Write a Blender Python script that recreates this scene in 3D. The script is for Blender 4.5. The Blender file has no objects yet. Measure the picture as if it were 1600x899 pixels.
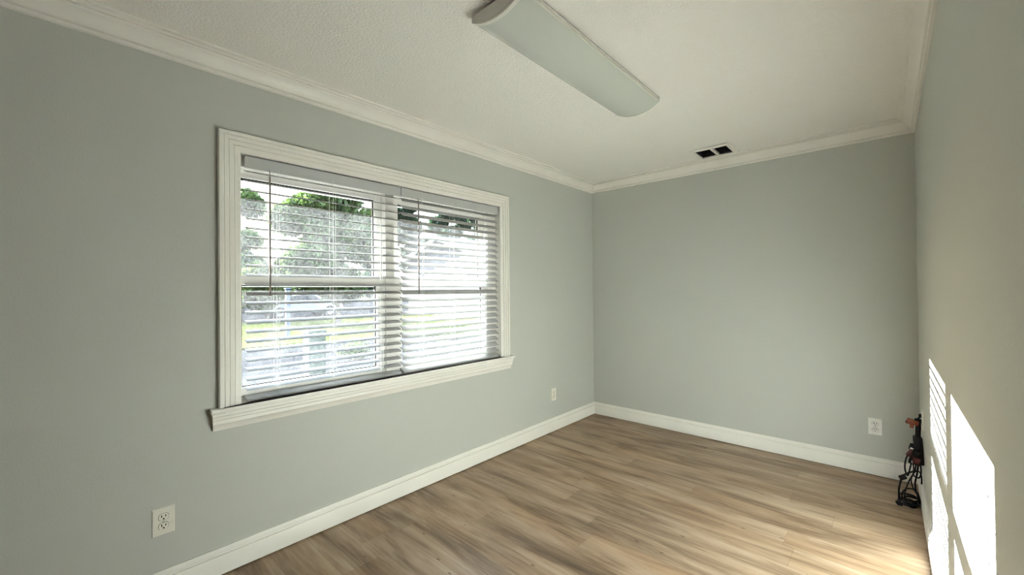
import bpy, bmesh, math, random
from mathutils import Vector, Matrix

S = bpy.context.scene
COL = S.collection
random.seed(7)

# ------------------------------------------------------------------ camera, sky, sun, exposure
def camera():
    f_px, yaw, pitch, roll = 644.713, 0.737389, 0.008413, -0.009749
    f = Vector((-math.sin(yaw)*math.cos(pitch), math.cos(yaw)*math.cos(pitch), math.sin(pitch)))
    r = Vector((math.cos(yaw), math.sin(yaw), 0)); u = r.cross(f)
    c, s = math.cos(roll), math.sin(roll)
    r2, u2 = c*r + s*u, -s*r + c*u
    cd = bpy.data.cameras.new('camera'); cam = bpy.data.objects.new('camera', cd); COL.objects.link(cam)
    m = Matrix((r2, u2, -f)).transposed().to_4x4(); m.translation = Vector((2.3194, 0.0, 1.3115))
    cam.matrix_world = m
    cd.sensor_width = 36; cd.lens = 36*f_px/1600; cd.clip_start = 0.01; cd.clip_end = 500
    S.camera = cam
camera()

SUN_DIR = Vector((1.0, 0.235, -0.325)).normalized()      # the way sunlight travels: in through the window wall
SUN_STRENGTH = 32.0
SKY_STRENGTH = 0.45
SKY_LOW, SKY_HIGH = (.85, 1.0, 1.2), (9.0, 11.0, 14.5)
S.view_settings.view_transform = 'Standard'
S.view_settings.look = 'None'
S.view_settings.gamma = 1.0
S.view_settings.use_curve_mapping = False
S.view_settings.exposure = 1.58

def world():
    w = bpy.data.worlds.new('sky'); S.world = w; w.use_nodes = True
    nt = w.node_tree; nt.nodes.clear()
    out = nt.nodes.new('ShaderNodeOutputWorld'); bg = nt.nodes.new('ShaderNodeBackground')
    sky = nt.nodes.new('ShaderNodeTexSky'); sky.sky_type = 'NISHITA'; sky.sun_disc = False
    sky.sun_elevation = math.asin(-SUN_DIR.z); sky.sun_rotation = math.atan2(-SUN_DIR.x, -SUN_DIR.y)
    sky.air_density = 1.0; sky.dust_density = 3.0; sky.ozone_density = 1.0
    # added brightness high in the unseen sky to light the room, fading towards the horizon
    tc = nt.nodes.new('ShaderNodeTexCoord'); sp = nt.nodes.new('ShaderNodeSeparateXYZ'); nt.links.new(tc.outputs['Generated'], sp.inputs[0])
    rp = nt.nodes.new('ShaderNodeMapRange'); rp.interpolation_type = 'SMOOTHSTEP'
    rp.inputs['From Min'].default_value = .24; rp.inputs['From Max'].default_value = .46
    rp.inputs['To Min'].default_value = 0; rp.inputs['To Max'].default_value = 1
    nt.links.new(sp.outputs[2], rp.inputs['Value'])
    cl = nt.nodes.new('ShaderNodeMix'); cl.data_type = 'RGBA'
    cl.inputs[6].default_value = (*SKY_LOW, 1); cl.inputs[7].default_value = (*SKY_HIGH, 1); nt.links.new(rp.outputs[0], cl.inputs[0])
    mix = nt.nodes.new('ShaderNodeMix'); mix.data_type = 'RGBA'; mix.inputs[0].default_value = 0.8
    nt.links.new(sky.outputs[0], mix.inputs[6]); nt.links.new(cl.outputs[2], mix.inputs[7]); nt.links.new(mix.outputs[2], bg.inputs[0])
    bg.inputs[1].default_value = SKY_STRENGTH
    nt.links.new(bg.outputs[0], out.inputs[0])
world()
sd = bpy.data.lights.new('sun', 'SUN'); sd.energy = SUN_STRENGTH; sd.angle = math.radians(0.12); sd.color = (0.975, 0.985, 1.0)
so = bpy.data.objects.new('sun', sd); COL.objects.link(so)
so.rotation_euler = SUN_DIR.to_track_quat('-Z', 'Y').to_euler(); so.location = (-8, -2, 6)
try:
    S.cycles.use_denoising = True; S.cycles.filter_width = 0.9
    S.cycles.max_bounces = 14; S.cycles.diffuse_bounces = 8; S.cycles.transparent_max_bounces = 24
    S.cycles.sample_clamp_indirect = 60.0
    S.cycles.caustics_reflective = False; S.cycles.caustics_refractive = False
except Exception:
    pass

# ------------------------------------------------------------------ materials
class N:
    def __init__(s, name):
        s.m = bpy.data.materials.new(name); s.m.use_nodes = True; s.t = s.m.node_tree
        s.b = s.t.nodes['Principled BSDF']; s.out = s.t.nodes['Material Output']
        s.co = s.t.nodes.new('ShaderNodeTexCoord')
    def n(s, typ, **k):
        x = s.t.nodes.new(typ)
        for a, v in k.items(): setattr(x, a, v)
        return x
    def l(s, a, b): s.t.links.new(a, b)
    def set(s, base=None, rough=None, metal=None, spec=None):
        if base is not None: s.b.inputs['Base Color'].default_value = (*base, 1)
        if rough is not None: s.b.inputs['Roughness'].default_value = rough
        if metal is not None: s.b.inputs['Metallic'].default_value = metal
        if spec is not None: s.b.inputs['Specular IOR Level'].default_value = spec
        return s
    def noise(s, scale, detail=3, rough=.5, vec=None):
        x = s.n('ShaderNodeTexNoise'); x.inputs['Scale'].default_value = scale; x.inputs['Detail'].default_value = detail
        x.inputs['Roughness'].default_value = rough
        s.l(vec if vec is not None else s.co.outputs['Object'], x.inputs['Vector']); return x
    def bump(s, h, strength, dist):
        x = s.n('ShaderNodeBump'); x.inputs['Strength'].default_value = strength; x.inputs['Distance'].default_value = dist
        s.l(h, x.inputs['Height']); s.l(x.outputs[0], s.b.inputs['Normal']); return x
    def ramp(s, fac, stops):
        x = s.n('ShaderNodeValToRGB'); e = x.color_ramp.elements
        while len(e) < len(stops): e.new(0.5)
        for i, (p, c) in enumerate(stops): e[i].position = p; e[i].color = (*c, 1)
        s.l(fac, x.inputs[0]); return x
    def math(s, op, a, b=None):
        x = s.n('ShaderNodeMath', operation=op)
        for i, v in enumerate((a, b)):
            if v is None: continue
            if isinstance(v, (int, float)): x.inputs[i].default_value = v
            else: s.l(v, x.inputs[i])
        return x.outputs[0]

def plain(name, base, rough=.5, var=.06, scale=8, bump=0, bscale=200, metal=0.0, spec=.5):
    k = N(name).set(base, rough, metal, spec)
    nz = k.noise(scale)
    lo = tuple(c*(1-var) for c in base); hi = tuple(min(1, c*(1+var)) for c in base)
    k.l(k.ramp(nz.outputs['Fac'], [(.3, lo), (.7, hi)]).outputs[0], k.b.inputs['Base Color'])
    if bump: k.bump(k.noise(bscale, 2).outputs['Fac'], bump, .002)
    return k.m

def wall_paint():
    k = N('grey_wall_paint').set((.556, .568, .530), .5, 0, .35)
    nz = k.noise(1.3, 4)
    k.l(k.ramp(nz.outputs['Fac'], [(.3, (.547, .560, .522)), (.7, (.565, .577, .539))]).outputs[0], k.b.inputs['Base Color'])
    k.bump(k.noise(150, 3).outputs['Fac'], .35, .0015)
    return k.m
def ceiling_paint():
    k = N('textured_ceiling_paint').set((.88, .86, .82), .8, 0, .2)
    v = k.n('ShaderNodeTexVoronoi'); v.inputs['Scale'].default_value = 85; k.l(k.co.outputs['Object'], v.inputs['Vector'])
    h = k.math('ADD', k.math('MULTIPLY', k.noise(95, 4, .6).outputs['Fac'], 1.2), k.math('MULTIPLY', v.outputs['Distance'], .5))
    k.bump(h, .5, .005)
    return k.m
def floor_planks():
    k = N('vinyl_plank_floor').set((.3, .24, .18), .42, 0, .45)
    sep = k.n('ShaderNodeSeparateXYZ'); k.l(k.co.outputs['Object'], sep.inputs[0])
    X, Y = sep.outputs[0], sep.outputs[1]
    W, L = .178, 1.22
    ry = k.math('DIVIDE', Y, W); row = k.math('FLOOR', ry)
    wn = k.n('ShaderNodeTexWhiteNoise', noise_dimensions='1D'); k.l(row, wn.inputs['W'])
    xs = k.math('DIVIDE', k.math('ADD', X, k.math('MULTIPLY', wn.outputs['Value'], L*3)), L); colm = k.math('FLOOR', xs)
    cv = k.n('ShaderNodeCombineXYZ'); k.l(row, cv.inputs[0]); k.l(colm, cv.inputs[1])
    w2 = k.n('ShaderNodeTexWhiteNoise', noise_dimensions='2D'); k.l(cv.outputs[0], w2.inputs['Vector'])
    rnd = w2.outputs['Value']
    def coords(sx, sy):
        c = k.n('ShaderNodeCombineXYZ')
        k.l(k.math('ADD', k.math('MULTIPLY', X, sx), k.math('MULTIPLY', rnd, 37.0)), c.inputs[0])
        k.l(k.math('MULTIPLY', Y, sy), c.inputs[1]); k.l(k.math('MULTIPLY', rnd, 19.0), c.inputs[2]); return c.outputs[0]
    def free(sx, sy, warp=0):
        c = k.n('ShaderNodeCombineXYZ'); k.l(k.math('MULTIPLY', X, sx), c.inputs[0]); k.l(k.math('MULTIPLY', Y, sy), c.inputs[1]); return c.outputs[0]
    glob = k.noise(1.0, 5, .6, free(1.3, 9)); glob.inputs['Distortion'].default_value = .8
    broad = k.noise(1.0, 4, .6, coords(1.0, 8)); broad.inputs['Distortion'].default_value = 1.0
    fine = k.noise(1.0, 6, .65, coords(4.0, 75)); fine.inputs['Distortion'].default_value = .5
    streak = k.noise(1.0, 4, .6, coords(1.6, 24)); streak.inputs['Distortion'].default_value = 1.8
    f = k.math('ADD', k.math('ADD', k.math('MULTIPLY', glob.outputs['Fac'], .60), k.math('MULTIPLY', broad.outputs['Fac'], .28)), k.math('ADD', k.math('MULTIPLY', fine.outputs['Fac'], .16), k.math('MULTIPLY', streak.outputs['Fac'], .26)))
    f = k.math('ADD', f, k.math('MULTIPLY', k.math('SUBTRACT', rnd, .5), .05))
    base0 = k.ramp(f, [(.43, (.092, .056, .032)), (.55, (.215, .143, .088)), (.67, (.385, .275, .185)), (.82, (.53, .41, .30))])
    # warmer reddish drifts across the print
    tint = k.noise(1.0, 3, .5, coords(.9, 5)); tr = k.ramp(tint.outputs['Fac'], [(.45, (1, 1, 1)), (.70, (1.0, .92, .83))])
    base = k.n('ShaderNodeMix', data_type='RGBA', blend_type='MULTIPLY'); base.inputs[0].default_value = 1
    k.l(base0.outputs[0], base.inputs[6]); k.l(tr.outputs[0], base.inputs[7])
    # knots and short dark cracks
    kn = k.n('ShaderNodeTexVoronoi'); kn.inputs['Scale'].default_value = 1.0; k.l(coords(5.5, 13), kn.inputs['Vector'])
    kd = k.ramp(kn.outputs['Distance'], [(.035, (.28, .22, .17)), (.085, (1, 1, 1))])
    m1 = k.n('ShaderNodeMix', data_type='RGBA', blend_type='MULTIPLY'); m1.inputs[0].default_value = .8
    k.l(base.outputs[2], m1.inputs[6]); k.l(kd.outputs[0], m1.inputs[7])
    fy = k.math('FRACT', ry); fx = k.math('FRACT', xs)
    ey = k.math('MINIMUM', fy, k.math('SUBTRACT', 1.0, fy)); ex = k.math('MINIMUM', fx, k.math('SUBTRACT', 1.0, fx))
    seam = k.math('MINIMUM', k.math('MULTIPLY', ey, W), k.math('MULTIPLY', ex, L))
    sm = k.ramp(k.math('MULTIPLY', seam, 100.0), [(.02, (.55, .5, .45)), (.10, (1, 1, 1))])
    m2 = k.n('ShaderNodeMix', data_type='RGBA', blend_type='MULTIPLY'); m2.inputs[0].default_value = 1
    k.l(m1.outputs[2], m2.inputs[6]); k.l(sm.outputs[0], m2.inputs[7]); k.l(m2.outputs[2], k.b.inputs['Base Color'])
    k.bump(k.math('ADD', k.math('MULTIPLY', fine.outputs['Fac'], .5), sm.outputs[0]), .18, .001)
    k.l(k.ramp(fine.outputs['Fac'], [(.3, (.36,)*3), (.7, (.5,)*3)]).outputs[0], k.b.inputs['Roughness'])
    return k.m
def dusty_glass():
    k = N('dusty_window_glass'); t = k.t; t.nodes.remove(k.b)
    tr = k.n('ShaderNodeBsdfTransparent'); tr.inputs[0].default_value = (.93, .96, .95, 1)
    tl = k.n('ShaderNodeBsdfTranslucent'); tl.inputs[0].default_value = (.86, .88, .9, 1)
    gl = k.n('ShaderNodeBsdfGlossy'); gl.inputs['Roughness'].default_value = .02
    a = k.noise(9, 5, .65).outputs['Fac']; b = k.noise(70, 3, .6).outputs['Fac']
    f = k.math('ADD', k.math('MULTIPLY', a, .022), k.math('MULTIPLY', b, .022))
    f = k.math('ADD', f, DUST)
    m1 = k.n('ShaderNodeMixShader'); k.l(f, m1.inputs[0]); k.l(tr.outputs[0], m1.inputs[1]); k.l(tl.outputs[0], m1.inputs[2])
    fr = k.n('ShaderNodeFresnel'); fr.inputs[0].default_value = 1.45
    m2 = k.n('ShaderNodeMixShader'); k.l(k.math('MULTIPLY', fr.outputs[0], .28), m2.inputs[0]); k.l(m1.outputs[0], m2.inputs[1]); k.l(gl.outputs[0], m2.inputs[2])
    k.l(m2.outputs[0], k.out.inputs[0]); return k.m
DUST = -.0135
def leafy(name, a, b):
    k = N(name).set(a, .6, 0, .3)
    nz = k.noise(1.7, 3)
    r = k.ramp(nz.outputs['Fac'], [(.35, a), (.65, b)]); k.l(r.outputs[0], k.b.inputs['Base Color'])
    tl = k.n('ShaderNodeBsdfTranslucent'); k.l(r.outputs[0], tl.inputs[0])
    mx = k.n('ShaderNodeMixShader'); mx.inputs[0].default_value = .35
    k.l(k.b.outputs[0], mx.inputs[1]); k.l(tl.outputs[0], mx.inputs[2]); k.l(mx.outputs[0], k.out.inputs[0])
    return k.m
M = dict(
    wall=wall_paint(), ceiling=ceiling_paint(), floor=floor_planks(), glass=dusty_glass(),
    absorber=plain('dark_bounce_absorber', (.045, .03, .02), .6, .3, 3),  # dark surface made up for the unseen rear wall, to soak up bounce light
    trim=plain('white_trim_paint', (.86, .84, .79), .38, .02, 5, .05, 60),
    vinyl=plain('white_vinyl_frame', (.84, .82, .78), .4, .02, 6),
    gasket=plain('black_glazing_gasket', (.02, .025, .022), .6, .1, 20),
    slat=plain('white_blind_slat', (.50, .505, .505), .6, .02, 12, .05, 90),
    rail=plain('white_blind_valance', (.52, .525, .525), .45, .02, 12),
    wand=plain('smoky_grey_wand', (.26, .225, .20), .3, .1, 30),
    cord=plain('white_cord', (.85, .85, .83), .7, .05, 300),
    lens=plain('frosted_acrylic_lens', (.60, .63, .585), .16, .02, 3, 0, 1, 0, .5),
    housing=plain('white_enamel_housing', (.72, .70, .65), .4, .02, 6),
    vent=plain('white_vent_enamel', (.84, .82, .77), .45, .02, 20),
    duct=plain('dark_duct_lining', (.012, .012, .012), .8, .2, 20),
    plate=plain('ivory_outlet_plate', (.82, .79, .71), .35, .02, 30),
    wplate=plain('white_outlet_plate', (.86, .86, .83), .35, .02, 30),
    slot=plain('dark_outlet_slot', (.01, .009, .008), .6, .2, 60),
    gap_shade=plain('painted_gap_shade', (.16, .15, .13), .8, .1, 60),
    screw=plain('brushed_screw', (.55, .53, .48), .35, .1, 80, 0, 1, .8),
    black=plain('black_cable_sheath', (.0045, .0045, .0055), .5, .2, 60, 0, 1, 0, .25),
    red=plain('dark_red_plug', (.075, .008, .006), .45, .15, 50),
    orange=plain('burnt_orange_adapter', (.22, .042, .010), .45, .15, 50),
    tag=plain('white_cable_tag', (.8, .8, .78), .6, .05, 80),
    stucco=plain('pale_stucco', (.055, .055, .064), .85, .05, 3, .2, 40),
    roof=plain('dark_shingle', (.05, .055, .055), .9, .3, 14, .3, 50),
    soffit=plain('white_soffit', (.8, .79, .76), .7, .04, 4),
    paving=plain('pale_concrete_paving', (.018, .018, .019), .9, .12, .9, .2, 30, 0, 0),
    lawn=None, bark=plain('grey_bark', (.12, .095, .07), .95, .35, 6, .4, 25),
    post=plain('blue_grey_post', (.06, .07, .10), .7, .1, 9),
    bin=plain('faded_green_box', (.03, .045, .034), .9, .1, 9, 0, 0, 0, .1),
    car=plain('silver_car_paint', (.3, .31, .34), .25, .03, 2), carglass=plain('dark_car_glass', (.03, .035, .04), .08, .1, 2),
    tyre=plain('black_tyre', (.02, .02, .02), .8, .2, 30),
    leaf_dark=leafy('dark_green_leaves', (.012, .028, .016), (.03, .06, .022)),
    leaf_mid=leafy('mid_green_leaves', (.034, .060, .016), (.085, .125, .032)),
    leaf_light=leafy('yellow_green_leaves', (.05, .075, .018), (.11, .14, .035)),
)
def lawn_mat():
    k = N('sunlit_lawn').set((.3, .38, .06), .9, 0, 0)
    a = k.noise(.5, 4); b = k.noise(9, 4, .7)
    f = k.math('ADD', k.math('MULTIPLY', a.outputs['Fac'], .6), k.math('MULTIPLY', b.outputs['Fac'], .4))
    k.l(k.ramp(f, [(.38, (.024, .032, .007)), (.5, (.040, .047, .010)), (.62, (.052, .056, .017))]).outputs[0], k.b.inputs['Base Color'])
    k.bump(b.outputs['Fac'], .6, .05); return k.m
M['lawn'] = lawn_mat()

# ------------------------------------------------------------------ mesh helpers
def link(name, bm, mat, parent=None, smooth=False):
    me = bpy.data.meshes.new(name)
    bmesh.ops.recalc_face_normals(bm, faces=bm.faces[:])
    bm.to_mesh(me); bm.free()
    me.materials.append(mat)
    if smooth:
        for p in me.polygons: p.use_smooth = True
        try: me.set_sharp_from_angle(angle=math.radians(smooth if smooth > 1 else 35))
        except Exception: pass
    o = bpy.data.objects.new(name, me); COL.objects.link(o)
    if parent is not None: o.parent = parent
    return o
def empty(name, loc=(0, 0, 0), rot=(0, 0, 0)):
    o = bpy.data.objects.new(name, None); o.empty_display_size = .05; COL.objects.link(o)
    o.location = loc; o.rotation_euler = rot; return o
def tag(o, label, cat, group=None, kind=None):
    o['label'] = label; o['category'] = cat
    if group: o['group'] = group
    if kind: o['kind'] = kind
    return o
def box(bm, x0, x1, y0, y1, z0, z1, bevel=0.0, seg=2, mat=None):
    t = bmesh.new(); bmesh.ops.create_cube(t, size=1)
    for v in t.verts:
        v.co = Vector((x0+(v.co.x+.5)*(x1-x0), y0+(v.co.y+.5)*(y1-y0), z0+(v.co.z+.5)*(z1-z0)))
    if bevel: bmesh.ops.bevel(t, geom=t.edges[:], offset=bevel, segments=seg, affect='EDGES', profile=.5)
    if mat is not None: bmesh.ops.transform(t, matrix=mat, verts=t.verts)
    merge(bm, t); return bm
def merge(bm, t):
    idx = {v: bm.verts.new(v.co) for v in t.verts}
    for f in t.faces:
        try: bm.faces.new([idx[v] for v in f.verts])
        except ValueError: pass
    t.free()
def prism(bm, poly, axis, a, b, cap=True):
    """extrude a 2-D polygon along an axis between a and b (axis 0: poly=(y,z), 1: (x,z), 2: (x,y))"""
    def P(p, t):
        return Vector((t, p[0], p[1])) if axis == 0 else Vector((p[0], t, p[1])) if axis == 1 else Vector((p[0], p[1], t))
    fa = a if callable(a) else (lambda p: a); fb = b if callable(b) else (lambda p: b)
    A = [bm.verts.new(P(p, fa(p))) for p in poly]; B = [bm.verts.new(P(p, fb(p))) for p in poly]
    n = len(poly)
    for i in range(n): bm.faces.new((A[i], A[(i+1) % n], B[(i+1) % n], B[i]))
    if cap: bm.faces.new(A[::-1]); bm.faces.new(B)
    return bm
def ring(bm, x0, x1, oy0, oy1, oz0, oz1, iy0, iy1, iz0, iz1, bevel=0):
    """a rectangular frame lying in the YZ plane with thickness x0..x1"""
    o = [(oy0, oz0), (oy1, oz0), (oy1, oz1), (oy0, oz1)]; i = [(iy0, iz0), (iy1, iz0), (iy1, iz1), (iy0, iz1)]
    t = bmesh.new()
    V = {}
    for x in (x0, x1):
        V[x] = ([t.verts.new((x, *p)) for p in o], [t.verts.new((x, *p)) for p in i])
    for k in range(4):
        j = (k+1) % 4
        t.faces.new((V[x0][0][k], V[x0][0][j], V[x0][1][j], V[x0][1][k])); t.faces.new((V[x1][0][k], V[x1][0][j], V[x1][1][j], V[x1][1][k]))
        t.faces.new((V[x0][0][k], V[x0][0][j], V[x1][0][j], V[x1][0][k])); t.faces.new((V[x0][1][k], V[x0][1][j], V[x1][1][j], V[x1][1][k]))
    if bevel:
        es = [e for e in t.edges if abs(e.verts[0].co.x - e.verts[1].co.x) < 1e-6 and (e.verts[0] in V[x1][0]+V[x1][1]) and len({e.verts[0] in V[x1][0], e.verts[1] in V[x1][0]}) == 1]
        bmesh.ops.bevel(t, geom=es, offset=bevel, segments=2, affect='EDGES', profile=.5)
    merge(bm, t); return bm
def tube(bm, pts, r, seg=8, caps=True):
    pts = [Vector(p) for p in pts]; rings = []; prev = None
    for i, p in enumerate(pts):
        d = (pts[min(i+1, len(pts)-1)] - pts[max(i-1, 0)]).normalized()
        ref = prev if prev is not None else (Vector((0, 0, 1)) if abs(d.z) < .9 else Vector((1, 0, 0)))
        n = (ref - d*ref.dot(d))
        if n.length < 1e-5: n = d.orthogonal()
        n.normalize(); prev = n; b = d.cross(n)
        rr = r[i] if isinstance(r, (list, tuple)) else r
        rings.append([bm.verts.new(p + n*math.cos(2*math.pi*k/seg)*rr + b*math.sin(2*math.pi*k/seg)*rr) for k in range(seg)])
    for a, c in zip(rings, rings[1:]):
        for k in range(seg): bm.faces.new((a[k], a[(k+1) % seg], c[(k+1) % seg], c[k]))
    if caps: bm.faces.new(rings[0][::-1]); bm.faces.new(rings[-1])
    return bm
def spline(pts, n=10):
    P = [Vector(p) for p in pts]; P = [P[0]*2-P[1]] + P + [P[-1]*2-P[-2]]; out = []
    for i in range(1, len(P)-2):
        for k in range(n):
            t = k/n; a, b, c, d = P[i-1:i+3]
            out.append(.5*((2*b) + (c-a)*t + (2*a-5*b+4*c-d)*t*t + (3*b-a-3*c+d)*t**3))
    out.append(P[-2]); return out
def disc_prism(bm, cx, cz, r, axis, a, b, seg=20, flat=None):
    poly = []
    for k in range(seg):
        x = math.cos(2*math.pi*k/seg)*r; z = math.sin(2*math.pi*k/seg)*r
        if flat: z = max(-flat, min(flat, z))
        poly.append((cx+x, cz+z))
    return prism(bm, poly, axis, a, b)

# ------------------------------------------------------------------ the room shell
RX, BY, RZ, FY = 2.4695, 3.8362, 2.44, -0.9        # right wall, back wall, ceiling, rear wall
T = .15
OY0, OY1, OZ0, OZ1 = .52, 2.42, .755, 2.03           # window opening in the wall
def structure(name, bm, mat, label, cat, smooth=False):
    return tag(link(name, bm, mat, None, smooth), label, cat, None, 'structure')
structure('floor', box(bmesh.new(), 0, RX, FY, BY, -.12, 0), M['floor'], 'brown vinyl plank floor of the empty room', 'floor')
# ceiling with a square hole above the air register
VX0, VX1, VY0, VY1 = 1.165, 1.41, 3.495, 3.725
bm = bmesh.new()
box(bm, -T, VX0, FY-T, BY+T, RZ, RZ+.15); box(bm, VX1, RX+T, FY-T, BY+T, RZ, RZ+.15)
box(bm, VX0, VX1, FY-T, VY0, RZ, RZ+.15); box(bm, VX0, VX1, VY1, BY+T, RZ, RZ+.15)
bmesh.ops.remove_doubles(bm, verts=bm.verts[:], dist=1e-5)
structure('ceiling', bm, M['ceiling'], 'white textured ceiling of the room', 'ceiling')
structure('wall_left', ring(bmesh.new(), -T, 0, FY-T, BY+T, -.3, RZ, OY0, OY1, OZ0, OZ1), M['wall'], 'grey painted wall with the blind covered window', 'wall')
structure('wall_back', box(bmesh.new(), 0, RX, BY, BY+T, -.12, RZ), M['wall'], 'grey blank wall under the ceiling vent', 'wall')
structure('wall_right', box(bmesh.new(), RX, RX+T, FY-T, BY+T, -.12, RZ), M['wall'], 'grey wall catching the sunlit window shape', 'wall')
structure('wall_rear', box(bmesh.new(), 0, RX, FY-T, FY, -.12, RZ), M['absorber'], 'unseen wall behind the viewer, darkened to absorb bounce light', 'wall')  # out of view; its dark surface is added to dim the near wall

# crown moulding: (distance from wall, depth below the ceiling), mitred
CROWN = [(0, -.099), (.012, -.099), (.0155, -.0955), (.0155, -.086), (.0105, -.0845), (.0105, -.0815), (.021, -.080), (.0235, -.077), (.0255, -.066), (.0325, -.0525), (.044, -.0405), (.0565, -.033),
         (.0585, -.0285), (.0545, -.0265), (.0555, -.0235), (.0675, -.0225), (.0675, -.0165), (.0635, -.0145), (.0645, -.0120), (.0825, -.0105), (.0825, 0), (0, 0)]
BASE = [(0, .007), (.016, .007), (.016, .091), (.0145, .094), (.0085, .096), (.0085, .099), (.0125, .101), (.0125, .106), (.0095, .110), (.0070, .119), (.0055, .1265), (0, .1265)]
def moulding(prof, z0, name_k, mat, what):
    names = ['left', 'back', 'right', 'rear']
    for i, s in enumerate(names):
        bm = bmesh.new(); m = lambda p: p[0]
        if s == 'left': prism(bm, [(d, z0+z) for d, z in prof], 1, lambda p: FY+p[0], lambda p: BY-p[0])
        if s == 'right': prism(bm, [(RX-d, z0+z) for d, z in prof], 1, lambda p: FY+(RX-p[0]), lambda p: BY-(RX-p[0]))
        if s == 'back': prism(bm, [(BY-d, z0+z) for d, z in prof], 0, lambda p: BY-p[0], lambda p: RX-(BY-p[0]))
        if s == 'rear': prism(bm, [(FY+d, z0+z) for d, z in prof], 0, lambda p: p[0]-FY, lambda p: RX-(p[0]-FY))
        side = dict(left='the window wall', back='the blank end wall', right='the sunlit wall', rear='the wall behind the viewer')[s]
        structure(f'trim_{i+1}' if name_k == 'trim' else f'baseboard_{s}', bm, mat, f'white {what} along {side}', what.split()[-1], 28)
moulding(CROWN, RZ, 'trim', M['trim'], 'stepped crown moulding')
moulding(BASE, 0, 'baseboard', M['trim'], 'tall baseboard')

# ------------------------------------------------------------------ window casing, stool and apron
CY0, CY1, CZ1 = .503, 2.501, 2.088
IY0, IY1, IZ1 = .596, 2.409, 1.996
STZ = .779
# stepped casing profile: (distance in from the outer edge, height off the wall)
CAS = [(0, 0), (0, .022), (.004, .026), (.018, .026), (.0205, .018), (.0235, .018), (.025, .022), (.039, .022), (.0415, .014), (.0445, .014), (.046, .018), (.061, .018), (.0635, .010), (.0665, .010), (.068, .013), (.089, .011), (.093, .008), (.093, 0)]
def casing():
    bm = bmesh.new()
    prism(bm, [(h, CY0+d) for d, h in CAS], 2, STZ, lambda p: CZ1-(p[1]-CY0))
    prism(bm, [(h, CY1-d) for d, h in CAS], 2, STZ, lambda p: CZ1-(CY1-p[1]))
    prism(bm, [(h, CZ1-d) for d, h in CAS], 1, lambda p: CY0+(CZ1-p[1]), lambda p: CY1-(CZ1-p[1]))
    o = structure('trim_5', bm, M['trim'], 'white stepped casing framing the window', 'trim', 28)
    # jamb boards lining the opening behind the casing
    j = bmesh.new()
    box(j, -.052, .002, OY0, .598, STZ, OZ1); box(j, -.052, .002, 2.4085, OY1, STZ, OZ1); box(j, -.052, .002, .598, 2.4085, 1.998, OZ1)
    link('jamb', j, M['trim'], o)
    return o
casing()
def stool():
    bm = bmesh.new()
    box(bm, -.056, .040, OY0+.001, OY1-.001, STZ-.022, STZ)
    prof = [(0, STZ-.022), (.036, STZ-.022), (.041, STZ-.017), (.042, STZ-.011), (.040, STZ-.004), (.036, STZ), (0, STZ)]
    prism(bm, prof, 1, .470, 2.536)
    o = structure('trim_6', bm, M['trim'], 'white window stool with stepped apron under the blinds', 'trim', 28)
    ap = [(0, STZ-.022), (.036, STZ-.022), (.036, STZ-.034), (.031, STZ-.039), (.031, STZ-.050), (.026, STZ-.056), (.026, STZ-.072), (.019, STZ-.080), (.015, STZ-.092), (.012, STZ-.104), (0, STZ-.104)]
    b2 = bmesh.new(); prism(b2, ap, 1, lambda p: .484-.25*p[0], lambda p: 2.514+.25*p[0])
    link('apron', b2, M['trim'], o, 28)
stool()

# ------------------------------------------------------------------ the two single-hung windows
def window(n, y0, y1, g, jl, jr, label):
    """g = (left glass edge, right glass edge); jl, jr = outer frame widths"""
    root = tag(empty(f'window_{n}', (-.1, (y0+y1)/2, .76)), label, 'window', None, 'structure')
    off = Vector(root.location)
    def lk(name, bm, mat, par, smooth=False):
        o = link(name, bm, mat, None, smooth)
        o.parent = par
        if par is root: o.location = -off
        return o
    f = bmesh.new(); ring(f, -.150, -.050, y0, y1, OZ0, OZ1, y0+jl, y1-jr, .80, 1.945)
    lk('frame', f, M['vinyl'], root)
    a, b = g
    # upper sash, outer track
    us = bmesh.new(); ring(us, -.133, -.096, y0+jl, y1-jr, 1.345, 1.945, a, b+.010, 1.395, 1.902, .004)
    u = lk('upper_sash', us, M['vinyl'], root)
    gk = bmesh.new(); ring(gk, -.120, -.110, a-.004, b+.014, 1.391, 1.906, a+.004, b+.004, 1.399, 1.892); lk('glazing_bead', gk, M['gasket'], u)
    gl = bmesh.new(); box(gl, -.1165, -.1135, a-.003, b+.013, 1.392, 1.905); lk('pane', gl, M['glass'], u)
    # lower sash, inner track, with its meeting rail
    ls = bmesh.new(); ring(ls, -.093, -.056, y0+jl, y1-jr, .800, 1.405, a, b, .845, 1.354, .004)
    w = lk('lower_sash', ls, M['vinyl'], root)
    gk = bmesh.new(); ring(gk, -.080, -.070, a-.004, b+.004, .841, 1.358, a+.004, b-.006, .850, 1.350); lk('glazing_bead', gk, M['gasket'], w)
    gl = bmesh.new(); box(gl, -.0765, -.0735, a-.003, b+.003, .842, 1.357); lk('pane', gl, M['glass'], w)
    lk_ = bmesh.new(); yc = (a+b)/2; box(lk_, -.056, -.048, yc-.028, yc+.028, 1.396, 1.408, .003); lk('sash_lock', lk_, M['vinyl'], w)
window(1, OY0, 1.44, (.615, 1.349), .035, .03, 'white single hung window nearer the viewer, behind the more open blind')
window(2, 1.44, OY1, (1.531, 2.259), .03, .10, 'white single hung window nearer the corner, behind the more closed blind')

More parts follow.
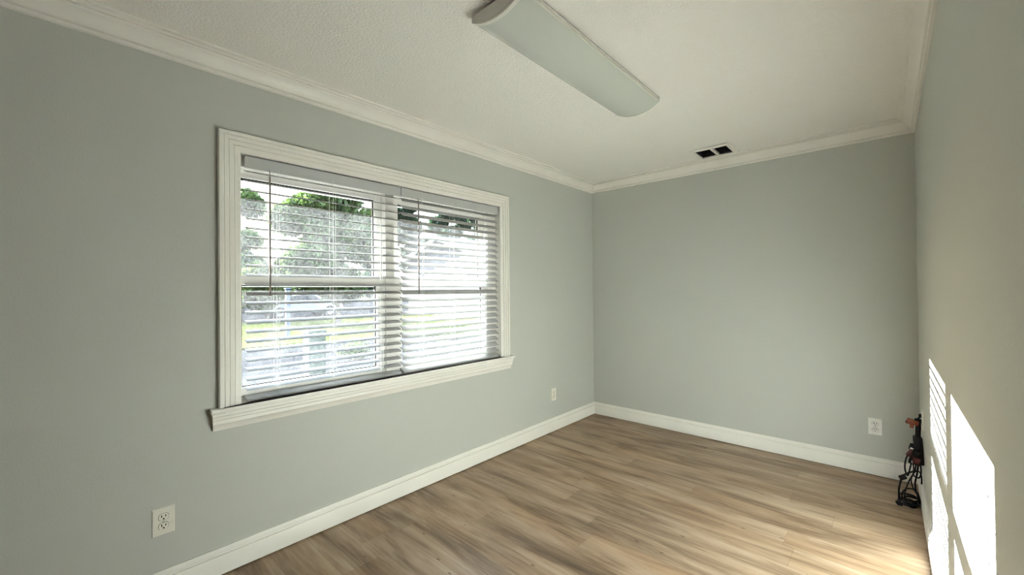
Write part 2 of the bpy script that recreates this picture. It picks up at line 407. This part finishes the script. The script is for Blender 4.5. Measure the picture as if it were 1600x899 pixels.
# ------------------------------------------------------------------ the two blinds
def slat_bm(y0, y1, t, depth=.050, th=.0028):
    """one gently crowned slat, its inner edge tipped down by t"""
    bm = bmesh.new(); n = 6; top = []; bot = []
    for i in range(n+1):
        u = -depth/2 + depth*i/n; c = .0022*(1-(2*u/depth)**2)
        e = .35 if i in (0, n) else 1
        top.append((u, c+th/2*e)); bot.append((u, c-th/2*e))
    poly = top + bot[::-1]
    ca, sa = math.cos(t), math.sin(t)
    prism(bm, [(u*ca + v*sa, -u*sa + v*ca) for u, v in poly], 1, y0, y1)
    return bm
def blind(name, y0, y1, tilt, ladders, wand_y, label, n=24, pitch=.0468, ztop=1.918):
    XC = -.026
    root = tag(empty(name, (XC, (y0+y1)/2, 1.945)), label, 'window blind', 'white slatted blinds on the window')
    O = Vector(root.location)
    def lk(nm, bm, mat, par=root, smooth=False):
        bmesh.ops.translate(bm, vec=-O, verts=bm.verts[:])
        return link(nm, bm, mat, par, smooth)
    h = bmesh.new(); box(h, XC-.024, XC+.012, y0+.004, y1-.004, 1.945, 1.990, .002); lk('headrail', h, M['rail'])
    v = bmesh.new(); prism(v, [(XC+.014, 1.992), (XC+.018, 1.992), (XC+.0195, 1.988), (XC+.0195, 1.936), (XC+.018, 1.932), (XC+.014, 1.932)], 1, y0+.001, y1-.001)
    lk('valance', v, M['rail'])
    rnd = random.Random(int(y0*1000))
    for i in range(n):
        z = ztop - pitch*i
        jt = tilt + math.radians(rnd.uniform(-.9, .9) - (2.2 if i > n-6 and tilt < .4 else 0))
        bm = slat_bm(y0+.006+rnd.uniform(-.001, .001), y1-.006+rnd.uniform(-.001, .001), jt)
        s = link('slat', bm, M['slat'], root, 40); s.location = Vector((XC, 0, z)) - O
    zb = STZ + .009 + .025*math.sin(tilt*.75)
    bm = bmesh.new(); m = Matrix.Translation((XC, 0, zb)) @ Matrix.Rotation(tilt*.75, 4, 'Y')
    box(bm, -.025, .025, y0+.006, y1-.006, -.0075, .0075, .003, 2, m); lk('bottom_rail', bm, M['rail'], root, 40)
    for y in ladders:
        for s, dy in ((-1, 0), (1, 0)):
            c = bmesh.new(); x = XC + s*.0265*math.cos(tilt); dz = -s*.0265*math.sin(tilt)
            tube(c, [(x, y, 1.95), (x, y, zb+dz*.9)], .0009, 6); lk('ladder_cord', c, M['cord'])
        c = bmesh.new(); tube(c, [(XC+.028*math.cos(tilt), y+.012, 1.95), (XC+.028*math.cos(tilt), y+.012, zb-.012)], .0008, 6); lk('lift_cord', c, M['cord'])
    w = bmesh.new(); xw = XC+.034
    tube(w, [(xw, wand_y, 1.905), (xw, wand_y, 1.312), (xw, wand_y, 1.298)], [.0042, .0042, .0050], 6)
    wo = lk('tilt_wand', w, M['wand'])
    hk = bmesh.new(); tube(hk, spline([(XC+.010, wand_y, 1.940), (XC+.026, wand_y, 1.936), (xw, wand_y, 1.922), (xw+.002, wand_y, 1.910), (xw, wand_y, 1.900)], 6), .0018, 6)
    lk('hook', hk, M['wand'], wo)
    return root
blind('window_blind', .617, 1.497, math.radians(18.0), [.758, 1.052, 1.345], .724, 'white slatted blind nearer the viewer, slats nearly flat open')
blind('window_blind.001', 1.501, 2.400, math.radians(36), [1.66, 1.93, 2.24], 1.622, 'white slatted blind nearer the corner, slats tilted more closed')

# ------------------------------------------------------------------ ceiling light
def ceiling_light():
    x0, x1, y0, y1 = 1.083, 1.352, 1.133, 2.356
    root = tag(empty('ceiling_light', ((x0+x1)/2, (y0+y1)/2, RZ)), 'long white wraparound fluorescent fixture, unlit, on the ceiling', 'ceiling light')
    O = Vector(root.location)
    def lk(nm, bm, mat, par=root, smooth=False):
        bmesh.ops.translate(bm, vec=-O, verts=bm.verts[:]); return link(nm, bm, mat, par, smooth)
    b = bmesh.new(); box(b, x0+.06, x1-.06, y0+.04, y1-.04, RZ-.012, RZ, .001); lk('mounting_pan', b, M['housing'])
    b = bmesh.new(); prism(b, [(x0, RZ-.012), (x1, RZ-.012), (x1, RZ-.030), (x1-.004, RZ-.034), (x0+.004, RZ-.034), (x0, RZ-.030)], 1, y0+.012, y1-.004); lk('housing', b, M['housing'])
    xc, hw, sag, zt = (x0+x1)/2, (x1-x0)/2, .036, RZ-.035
    def arc(hw, sag, n=24):
        R = (hw*hw+sag*sag)/(2*sag); a0 = math.asin(hw/R)
        return [(xc + R*math.sin(-a0+2*a0*k/n), zt - (R*math.cos(-a0+2*a0*k/n)-(R-sag))) for k in range(n+1)]
    a = arc(hw-.002, sag)
    b = bmesh.new(); prism(b, a, 1, y0+.016, y1-.002); lk('diffuser_lens', b, M['lens'], root, 40)
    e = arc(hw+.003, sag+.004)
    cap = [(x0-.003, RZ-.009)] + e + [(x1+.003, RZ-.009)]
    b = bmesh.new(); prism(b, cap, 1, y0, y0+.018); bmesh.ops.bevel(b, geom=[ed for ed in b.edges if all(abs(v.co.y-y0) < 1e-5 for v in ed.verts)], offset=.004, segments=2, affect='EDGES')
    ec = lk('end_cap', b, M['housing'], root, 40)
    b = bmesh.new(); prism(b, [(xc+(p[0]-xc)*.82, RZ-.022+(p[1]-RZ+.022)*.80) for p in cap], 1, y0-.002, y0+.004); lk('end_cap_panel', b, M['housing'], ec, 40)
    b = bmesh.new(); prism(b, [(xc+(p[0]-xc)*.99, p[1]+.002) for p in cap], 1, y1-.006, y1); lk('end_cap', b, M['lens'], root, 40)
    b = bmesh.new(); prism(b, [(x1, RZ-.016), (x1+.004, RZ-.016), (x1+.004, RZ-.026), (x1, RZ-.026)], 1, y0+.012, y1-.004); lk('side_trim', b, M['housing'])
ceiling_light()

# ------------------------------------------------------------------ ceiling air register
def register():
    root = tag(empty('ceiling_vent', ((VX0+VX1)/2, (VY0+VY1)/2, RZ)), 'square white ceiling vent with two dark openings near the end wall', 'vent')
    O = Vector(root.location)
    def lk(nm, bm, mat, par=root):
        bmesh.ops.translate(bm, vec=-O, verts=bm.verts[:]); return link(nm, bm, mat, par)
    b = bmesh.new()
    X0, X1, Y0, Y1 = 1.138, 1.437, 3.462, 3.752; z = RZ-.008
    def ringz(b, o, i, z0, z1):
        t = bmesh.new()
        P = lambda r, zz: [t.verts.new(p) for p in ((r[0], r[2], zz), (r[1], r[2], zz), (r[1], r[3], zz), (r[0], r[3], zz))]
        a0, a1, b0, b1 = P(o, z1), P((o[0]+.006, o[1]-.006, o[2]+.006, o[3]-.006), z0), P(i, z0), P(i, z1)
        for k in range(4):
            j = (k+1) % 4
            t.faces.new((a0[k], a0[j], a1[j], a1[k])); t.faces.new((a1[k], a1[j], b1[j] if False else b0[j], b0[k])); t.faces.new((b0[k], b0[j], b1[j], b1[k])); t.faces.new((b1[k], b1[j], a0[j], a0[k]))
        merge(b, t)
    ringz(b, (X0, X1, Y0, Y1), (VX0+.004, VX1-.004, VY0+.004, VY1-.004), z-.006, RZ-.006); lk('flange', b, M['vent'])
    xm = (VX0+VX1)/2
    b = bmesh.new(); box(b, xm-.010, xm+.010, VY0+.002, VY1-.002, RZ-.007, RZ+.012, .001); lk('divider_bar', b, M['vent'])
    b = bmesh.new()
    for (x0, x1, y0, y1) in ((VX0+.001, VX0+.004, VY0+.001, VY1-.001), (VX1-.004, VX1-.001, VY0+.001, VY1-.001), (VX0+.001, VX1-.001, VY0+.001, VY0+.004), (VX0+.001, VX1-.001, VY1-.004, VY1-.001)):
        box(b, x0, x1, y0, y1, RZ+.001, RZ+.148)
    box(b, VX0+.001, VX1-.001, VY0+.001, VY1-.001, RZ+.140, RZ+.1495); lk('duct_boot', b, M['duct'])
    for (a, c) in ((VX0+.006, xm-.011), (xm+.011, VX1-.006)):
        for i in range(9):
            y = VY0+.018+i*.0245
            b = bmesh.new(); box(b, a, c, -.009, .009, -.0006, .0006, 0, 1, Matrix.Translation((0, y, RZ+.022)) @ Matrix.Rotation(math.radians(48), 4, 'X'))
            lk('louver', b, M['duct'])
    for sx in (X0+.012, X1-.012):
        b = bmesh.new(); disc_prism(b, sx, (Y0+Y1)/2, .004, 2, z-.0015, z+.001, 12); lk('screw', b, M['screw'])
register()

# ------------------------------------------------------------------ outlets (built facing +X in local space: plate in the local YZ plane)
def outlet(loc, rz, label, mat, w=.077, h=.117):
    root = tag(empty('wall_outlet', loc, (0, 0, rz)), label, 'wall outlet')
    b = bmesh.new(); t = bmesh.new(); bmesh.ops.create_cube(t, size=1)
    for v in t.verts:
        k = 1 if v.co.x < 0 else .93
        v.co = Vector(((v.co.x+.5)*.0065, v.co.y*w*k, v.co.z*(h-.0*k if k == 1 else h-.006)))
    bmesh.ops.bevel(t, geom=[e for e in t.edges if all(v.co.x > .003 for v in e.verts)], offset=.0015, segments=2, affect='EDGES')
    merge(b, t); link('cover_plate', b, mat, root, 40)
    for s in (1, -1):
        zc = .0195*s
        q = bmesh.new(); disc_prism(q, 0, zc, .0184, 0, .0060, .0069, 28, .0153); link('gap_shade_disc', q, M['gap_shade'], root)  # dark disc: shade of the gap round the receptacle, put in as colour
        f = bmesh.new(); disc_prism(f, 0, zc, .0172, 0, .003, .0085, 28, .0142); fo = link('receptacle', f, mat, root, 40)
        for (y, hw, hh) in ((-.0066, .0017, .0048), (.0066, .0015, .0040)):
            q = bmesh.new(); box(q, .0078, .0089, y-hw, y+hw, zc+.004-hh, zc+.004+hh); link('slot', q, M['slot'], fo)
        q = bmesh.new(); disc_prism(q, 0, zc-.0075, .0031, 0, .0078, .0089, 14); link('ground_hole', q, M['slot'], fo)
    q = bmesh.new(); disc_prism(q, 0, 0, .0032, 0, .006, .0078, 14); link('screw', q, M['screw'], root)
    return root
outlet((0, .3055, .336), 0, 'ivory double outlet low on the window wall, below the window stool end', M['plate'])
outlet((0, 3.113, .341), 0, 'small ivory outlet on the window wall beyond the window, near the corner', M['plate'])
outlet((2.247, BY, .340), -math.pi/2, 'white double outlet on the blank end wall, left of the cables', M['wplate'])
outlet((RX, 3.455, .520), math.pi, 'white outlet on the sunlit wall feeding the tangled black cables', M['wplate'])

# ------------------------------------------------------------------ cables hanging from the side wall outlet
def build_cables():
    def part(nm, bm, mat, root, smooth=40):
        bmesh.ops.translate(bm, vec=-Vector(root.location), verts=bm.verts[:]); return link(nm, bm, mat, root, smooth)
    def obox(c, sx, sy, sz, rot=(0, 0, 0), bev=.003):
        b = bmesh.new(); m = Matrix.Translation(c) @ Matrix.Rotation(rot[2], 4, 'Z') @ Matrix.Rotation(rot[1], 4, 'Y') @ Matrix.Rotation(rot[0], 4, 'X')
        return box(b, -sx/2, sx/2, -sy/2, sy/2, -sz/2, sz/2, bev, 2, m)
    # orange adapter on a short tail plugged into the outlet
    r = tag(empty('plug_adapter', (2.44, 3.45, .50)), 'burnt orange three way adapter at the top of the tangled cables', 'adapter')
    part('body', obox((2.424, 3.45, .502), .052, .030, .028, (0, .25, .1), .005), M['orange'], r)
    part('nose', obox((2.402, 3.447, .497), .020, .020, .016, (0, .35, .1), .004), M['red'], r)
    part('lower_socket', obox((2.420, 3.45, .478), .018, .026, .024, (0, .1, 0), .004), M['orange'], r)
    b = bmesh.new(); tube(b, spline([(2.440, 3.45, .508), (2.450, 3.452, .530), (2.460, 3.454, .543)], 8), .0042, 8); part('pigtail', b, M['black'], r)
    part('plug', obox((2.458, 3.455, .543), .016, .022, .022, (0, 0, 0), .004), M['black'], r)
    # power strip hanging down the wall
    r = tag(empty('power_strip', (2.452, 3.46, .40)), 'black power strip hanging upright against the wall among the cables', 'power strip')
    part('body', obox((2.4465, 3.46, .335), .038, .054, .165, (0, -.04, .1), .007), M['black'], r)
    part('neck', obox((2.4465, 3.458, .450), .024, .030, .075, (0, .05, 0), .006), M['black'], r)
    part('plug', obox((2.4455, 3.455, .505), .030, .026, .040, (0, .1, 0), .006), M['black'], r)
    b = bmesh.new(); tube(b, spline([(2.446, 3.455, .49), (2.440, 3.448, .47), (2.444, 3.455, .455), (2.450, 3.46, .49)], 8), .0045, 8); part('cord', b, M['black'], r)
    for x, y, z, c in ((2.422, 3.452, .350, 'black'), (2.424, 3.448, .305, 'red'), (2.420, 3.452, .268, 'black'), (2.434, 3.428, .325, 'black'), (2.436, 3.428, .280, 'red')):
        part('plugged_connector', obox((x, y, z), .032, .028, .036, (.1, .25, 0), .006), M[c], r)
    # individual leads
    def lead(label, pts, rad, plugs, cat='cable', extra=()):
        pts = [Vector(p) for p in pts]
        r = tag(empty('power_cable', tuple(pts[0])), label, cat, 'cables tangled below the side wall outlet')
        b = bmesh.new(); tube(b, spline(pts, 9), rad, 8); part('cord', b, M['black'], r)
        for (c, s, rot, mt) in plugs: part('plug', obox(c, *s, rot, min(s)*.22), M[mt], r)
        for (nm, c, s, rot, mt) in extra: part(nm, obox(c, *s, rot, min(s)*.2), M[mt], r)
    lead('black cable with red plug and white collar looping out from the strip', [(2.420, 3.44, .335), (2.407, 3.43, .318), (2.392, 3.42, .285), (2.386, 3.42, .24), (2.388, 3.42, .205), (2.398, 3.42, .185), (2.410, 3.43, .235), (2.420, 3.44, .29), (2.432, 3.45, .305)], .0040,
         [((2.409, 3.432, .319), (.020, .020, .046), (0, .55, 0), 'red')], extra=[('collar', (2.419, 3.441, .343), (.018, .016, .012), (0, .4, 0), 'tag')])
    lead('black cable with inline block drooping furthest from the wall to the floor', [(2.436, 3.45, .215), (2.415, 3.45, .20), (2.395, 3.45, .185), (2.374, 3.45, .160), (2.364, 3.45, .115), (2.358, 3.45, .075), (2.360, 3.46, .035), (2.372, 3.48, .008), (2.40, 3.50, .005)], .0046,
         [], extra=[('inline_block', (2.376, 3.45, .157), (.034, .024, .026), (0, -.6, 0), 'black')])
    lead('black cable running straight down beside the wall to the floor heap', [(2.448, 3.47, .29), (2.440, 3.46, .20), (2.430, 3.45, .14), (2.433, 3.45, .09), (2.444, 3.45, .05), (2.446, 3.46, .012), (2.430, 3.47, .006), (2.40, 3.44, .005)], .0042,
         [((2.447, 3.47, .265), (.026, .026, .050), (0, 0, 0), 'red')])
    lead('thin black cable curving from the strip bottom towards the skirting', [(2.436, 3.44, .27), (2.428, 3.44, .21), (2.405, 3.44, .15), (2.390, 3.43, .10), (2.382, 3.42, .06), (2.390, 3.41, .02), (2.41, 3.40, .005), (2.435, 3.42, .005)], .0036,
         [((2.436, 3.44, .285), (.022, .022, .044), (0, 0, 0), 'black')])
    lead('black cable in a tight ring against the wall below the strip', [(2.452, 3.45, .27), (2.456, 3.44, .215), (2.448, 3.43, .183), (2.432, 3.43, .180), (2.422, 3.43, .195), (2.434, 3.44, .212), (2.452, 3.45, .205), (2.458, 3.45, .17), (2.4575, 3.46, .137)], .0036,
         [((2.451, 3.45, .285), (.020, .022, .040), (0, 0, 0), 'red')])
    lead('slim black cable hanging inside the loop from a pale clip', [(2.420, 3.43, .262), (2.424, 3.43, .235), (2.421, 3.43, .195), (2.412, 3.43, .16), (2.418, 3.43, .12), (2.432, 3.44, .085), (2.443, 3.45, .06), (2.436, 3.47, .02), (2.41, 3.49, .005)], .0032,
         [], extra=[('clip', (2.420, 3.43, .268), (.010, .010, .014), (0, 0, 0), 'tag')])
    lead('black cable arched above the floor heap', [(2.375, 3.47, .006), (2.372, 3.46, .05), (2.385, 3.45, .085), (2.41, 3.45, .098), (2.435, 3.46, .085), (2.447, 3.47, .05), (2.45, 3.48, .006)], .0036, [])
    # the heap of slack on the floor
    pts = []
    rr = random.Random(3)
    for k in range(46):
        a = k*.62; q = .030 + .016*math.sin(k*.47)
        pts.append((2.403 + q*1.15*math.cos(a), 3.445 + q*1.5*math.sin(a), .006 + .00075*k + rr.uniform(-.001, .002)))
    pts.append((2.36, 3.42, .012)); pts.append((2.355, 3.40, .006))
    lead('coiled slack of black cable heaped on the floor below the outlet', pts, .0052, [((2.357, 3.408, .010), (.022, .034, .018), (0, 0, .4), 'black')])
build_cables()

# ------------------------------------------------------------------ outside: eave, ground, lawn, street things, trees, the house over the way
ov = bmesh.new()
EX = -1.02
box(ov, EX, -T, -4, 8, 2.105, 2.125); box(ov, EX-.025, EX, -4, 8, 2.100, 2.29)
prism(ov, [(EX-.08, 2.27), (EX-.08, 2.30), (-.1, 2.74), (-.1, 2.66)], 1, -4, 8)
tag(link('roof_overhang', ov, M['soffit']), 'white roof overhang outside above the window', 'eave', None, 'structure')
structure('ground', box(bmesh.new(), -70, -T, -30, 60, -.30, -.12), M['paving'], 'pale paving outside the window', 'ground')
lw = bmesh.new()
poly = [(-10.6, -10), (-9.6, 5.5), (-8.0, 9.5), (-9.5, 13.5), (-13, 15.5), (-20, 16.5), (-22, -10)]
prism(lw, poly, 2, -.121, -.07)
tag(link('lawn', lw, M['lawn']), 'bright yellow green lawn across the paving, seen through the blinds', 'lawn', None, 'structure')

def foliage(rad, n, size, rnd, blobs):
    bm = bmesh.new()
    for _ in range(n):
        cx, cy, cz, rx, ry, rz = rnd.choice(blobs)
        d = Vector((rnd.gauss(0, 1), rnd.gauss(0, 1), rnd.gauss(0, 1))).normalized() * (rnd.random()**.4)
        c = Vector((cx+d.x*rx, cy+d.y*ry, cz+d.z*rz))
        nrm = Vector((rnd.gauss(0, 1), rnd.gauss(0, 1), rnd.gauss(.4, 1))).normalized()
        a = nrm.orthogonal().normalized(); b = nrm.cross(a); s = size*rnd.uniform(.6, 1.3)
        ang = rnd.uniform(0, 6.28); a, b = a*math.cos(ang)+b*math.sin(ang), b*math.cos(ang)-a*math.sin(ang)
        q = [c-a*s, c+b*s*.45+nrm*s*.1, c+a*s, c-b*s*.45+nrm*s*.1]
        bm.faces.new([bm.verts.new(v) for v in q])
    return bm
def tree(name, x, y, h, w, trunk_h, mat, n, size, label, seed, group='trees across the lawn'):
    rnd = random.Random(seed)
    root = tag(empty(name, (x, y, -.12)), label, 'tree', group)
    blobs = []
    for k in range(15):
        a = rnd.uniform(0, 6.28); q = rnd.uniform(.1, .66)*w
        z = trunk_h + (h-trunk_h)*(.12+.76*((k+rnd.random())/15))
        s = w*rnd.uniform(.26, .40)
        blobs.append((math.cos(a)*q, math.sin(a)*q, z, s, s, s*.8))
    link('crown', foliage(w, n, size, rnd, blobs), mat, root)
    t = bmesh.new(); tube(t, spline([(0, 0, 0), (.06, .03, trunk_h*.5), (-.04, .05, trunk_h), (.05, 0, h*.62)], 5), [max(.04, .17*w/3*(1-i/18)) for i in range(16)], 8)
    for bl in blobs[:5]:
        tube(t, spline([(-.04, .05, trunk_h*.9), (bl[0]*.5, bl[1]*.5, (trunk_h+bl[2])/2), bl[:3]], 4), .05*w/3, 6)
    link('trunk', t, M['bark'], root, 60)
# dark evergreen screen behind everything
for i, (x, y, h, w) in enumerate(((-34, 3, 5.0, 2.5), (-33.5, 9.3, 4.6, 2.5), (-34.5, 15.6, 5.4, 2.5), (-36, 22, 5.2, 2.5), (-34, 28.4, 5.0, 2.5), (-33, 35, 5.4, 2.5))):
    tree('evergreen_tree', x, y, h, w, .5, M['leaf_dark'], 5200, .36, ['dark low tree far beyond the lawn, left edge of the window view', 'dark low tree far beyond the lawn, behind the pale car', 'dark rounded tree far beyond the lawn, right of the car', 'dark tree behind the large leafy tree', 'dark tree beside the neighbouring house roof', 'dark tree behind the neighbouring house'][i], 20+i)
tree('broadleaf_tree', -15.0, 8.0, 7.6, 2.7, .9, M['leaf_mid'], 24000, .16, 'large leafy sunlit tree filling the right half of the nearer window', 41)
tree('broadleaf_tree.001', -20.5, 7.0, 3.4, 1.7, .4, M['leaf_light'], 5000, .14, 'small yellow green tree below the large leafy tree', 42)
tree('broadleaf_tree.002', -25.5, 6.6, 7.6, 2.4, 1.0, M['leaf_mid'], 8000, .2, 'sparse tall tree against the pale sky at upper left of the window', 43)
tree('broadleaf_tree.003', -25.5, 18.6, 9.6, 2.25, 2.5, M['leaf_dark'], 12000, .26, 'tall dark leafy tree rising behind the neighbouring house, nearer the window middle', 44)
tree('broadleaf_tree.005', -26, 23.5, 10.2, 2.25, 2.5, M['leaf_dark'], 12000, .24, 'dark leafy tree behind the neighbouring house, middle one of the three', 47)
tree('broadleaf_tree.004', -21.3, 22.7, 8.6, 1.9, 2.5, M['leaf_dark'], 12000, .26, 'tall dark leafy tree rising behind the neighbouring house, at the window edge', 46)
tree('shrub', -6.1, 4.25, .42, .42, .05, M['leaf_mid'], 700, .05, 'low green shrub on the paving close outside the nearer window', 45, 'plants by the paving')

# neighbouring pale house with a low dark-edged gable
def house():
    root = tag(empty('neighbour_house', (-17, 17.9, -.12)), 'pale neighbouring house with dark eaves beyond the second blind', 'house')
    def lk(nm, bm, mat, par=root):
        bmesh.ops.translate(bm, vec=-Vector(root.location), verts=bm.verts[:]); return link(nm, bm, mat, par)
    b = bmesh.new(); box(b, -20.5, -13.5, 15.2, 19.6, -.12, 3.1); lk('wall', b, M['stucco'])
    b = bmesh.new(); prism(b, [(-13.0, 2.95), (-13.0, 3.18), (-17, 4.55), (-21.0, 3.18), (-21.0, 2.95), (-17, 4.3)], 1, 14.7, 20.0); lk('roof', b, M['roof'])
    b = bmesh.new(); prism(b, [(-13.5, 3.08), (-17, 4.33), (-20.5, 3.08)], 1, 15.25, 15.45); lk('gable', b, M['stucco'])
    b = bmesh.new(); box(b, -13.52, -13.45, 17.0, 18.4, .9, 2.0); f = lk('window_frame', b, M['soffit'])
    b = bmesh.new(); box(b, -13.47, -13.43, 17.08, 18.32, .98, 1.92); lk('pane', b, M['carglass'], f)
house()
b = bmesh.new(); box(b, -.06, .06, -.06, .06, 0, 1.55, .01); box(b, -.085, .085, -.085, .085, 1.55, 1.60, .012)
o = tag(link('post', b, M['post']), 'blue grey post standing in the lawn', 'post'); o.location = (-12.0, 4.99, -.12)
root = tag(empty('utility_box', (-4.55, 2.79, -.12)), 'slim faded green box standing on the paving outside the window', 'utility box')
b = bmesh.new(); box(b, -.13, .13, -.13, .13, 0, .78, .012); link('body', b, M['bin'], root)
b = bmesh.new(); box(b, -.145, .145, -.145, .145, .78, .83, .012); link('lid', b, M['bin'], root)

# pale car parked across the lawn
def car():
    root = tag(empty('car', (-23.2, 9.6, -.12), (0, 0, math.radians(90))), 'pale silver car parked beyond the lawn', 'car')
    prof = [(-2.2, .32), (-2.25, .62), (-2.1, .80), (-1.5, .88), (-.85, 1.32), (-.2, 1.43), (.5, 1.40), (1.15, .95), (1.95, .82), (2.2, .66), (2.2, .32)]
    b = bmesh.new(); prism(b, prof, 1, -.86, .86)
    bmesh.ops.bevel(b, geom=[e for e in b.edges if all(v.co.z > .5 for v in e.verts) and all(abs(v.co.y) > .8 for v in e.verts) and abs(e.verts[0].co.y-e.verts[1].co.y) < .1], offset=.10, segments=3, affect='EDGES')
    link('body', b, M['car'], root, 50)
    for s in (-1, 1):
        b = bmesh.new(); prism(b, [(-1.25, .92), (-.80, 1.25), (-.2, 1.34), (.42, 1.31), (.92, .95)], 1, s*.80, s*.868); link('side_window', b, M['carglass'], root)
        for x in (-1.4, 1.35):
            b = bmesh.new(); disc_prism(b, x, .33, .33, 1, s*.68, s*.88, 24); w = link('wheel', b, M['tyre'], root, 40)
            b = bmesh.new(); disc_prism(b, x, .33, .19, 1, s*.86, s*.89, 16); link('hub_cap', b, M['car'], w, 40)
car()
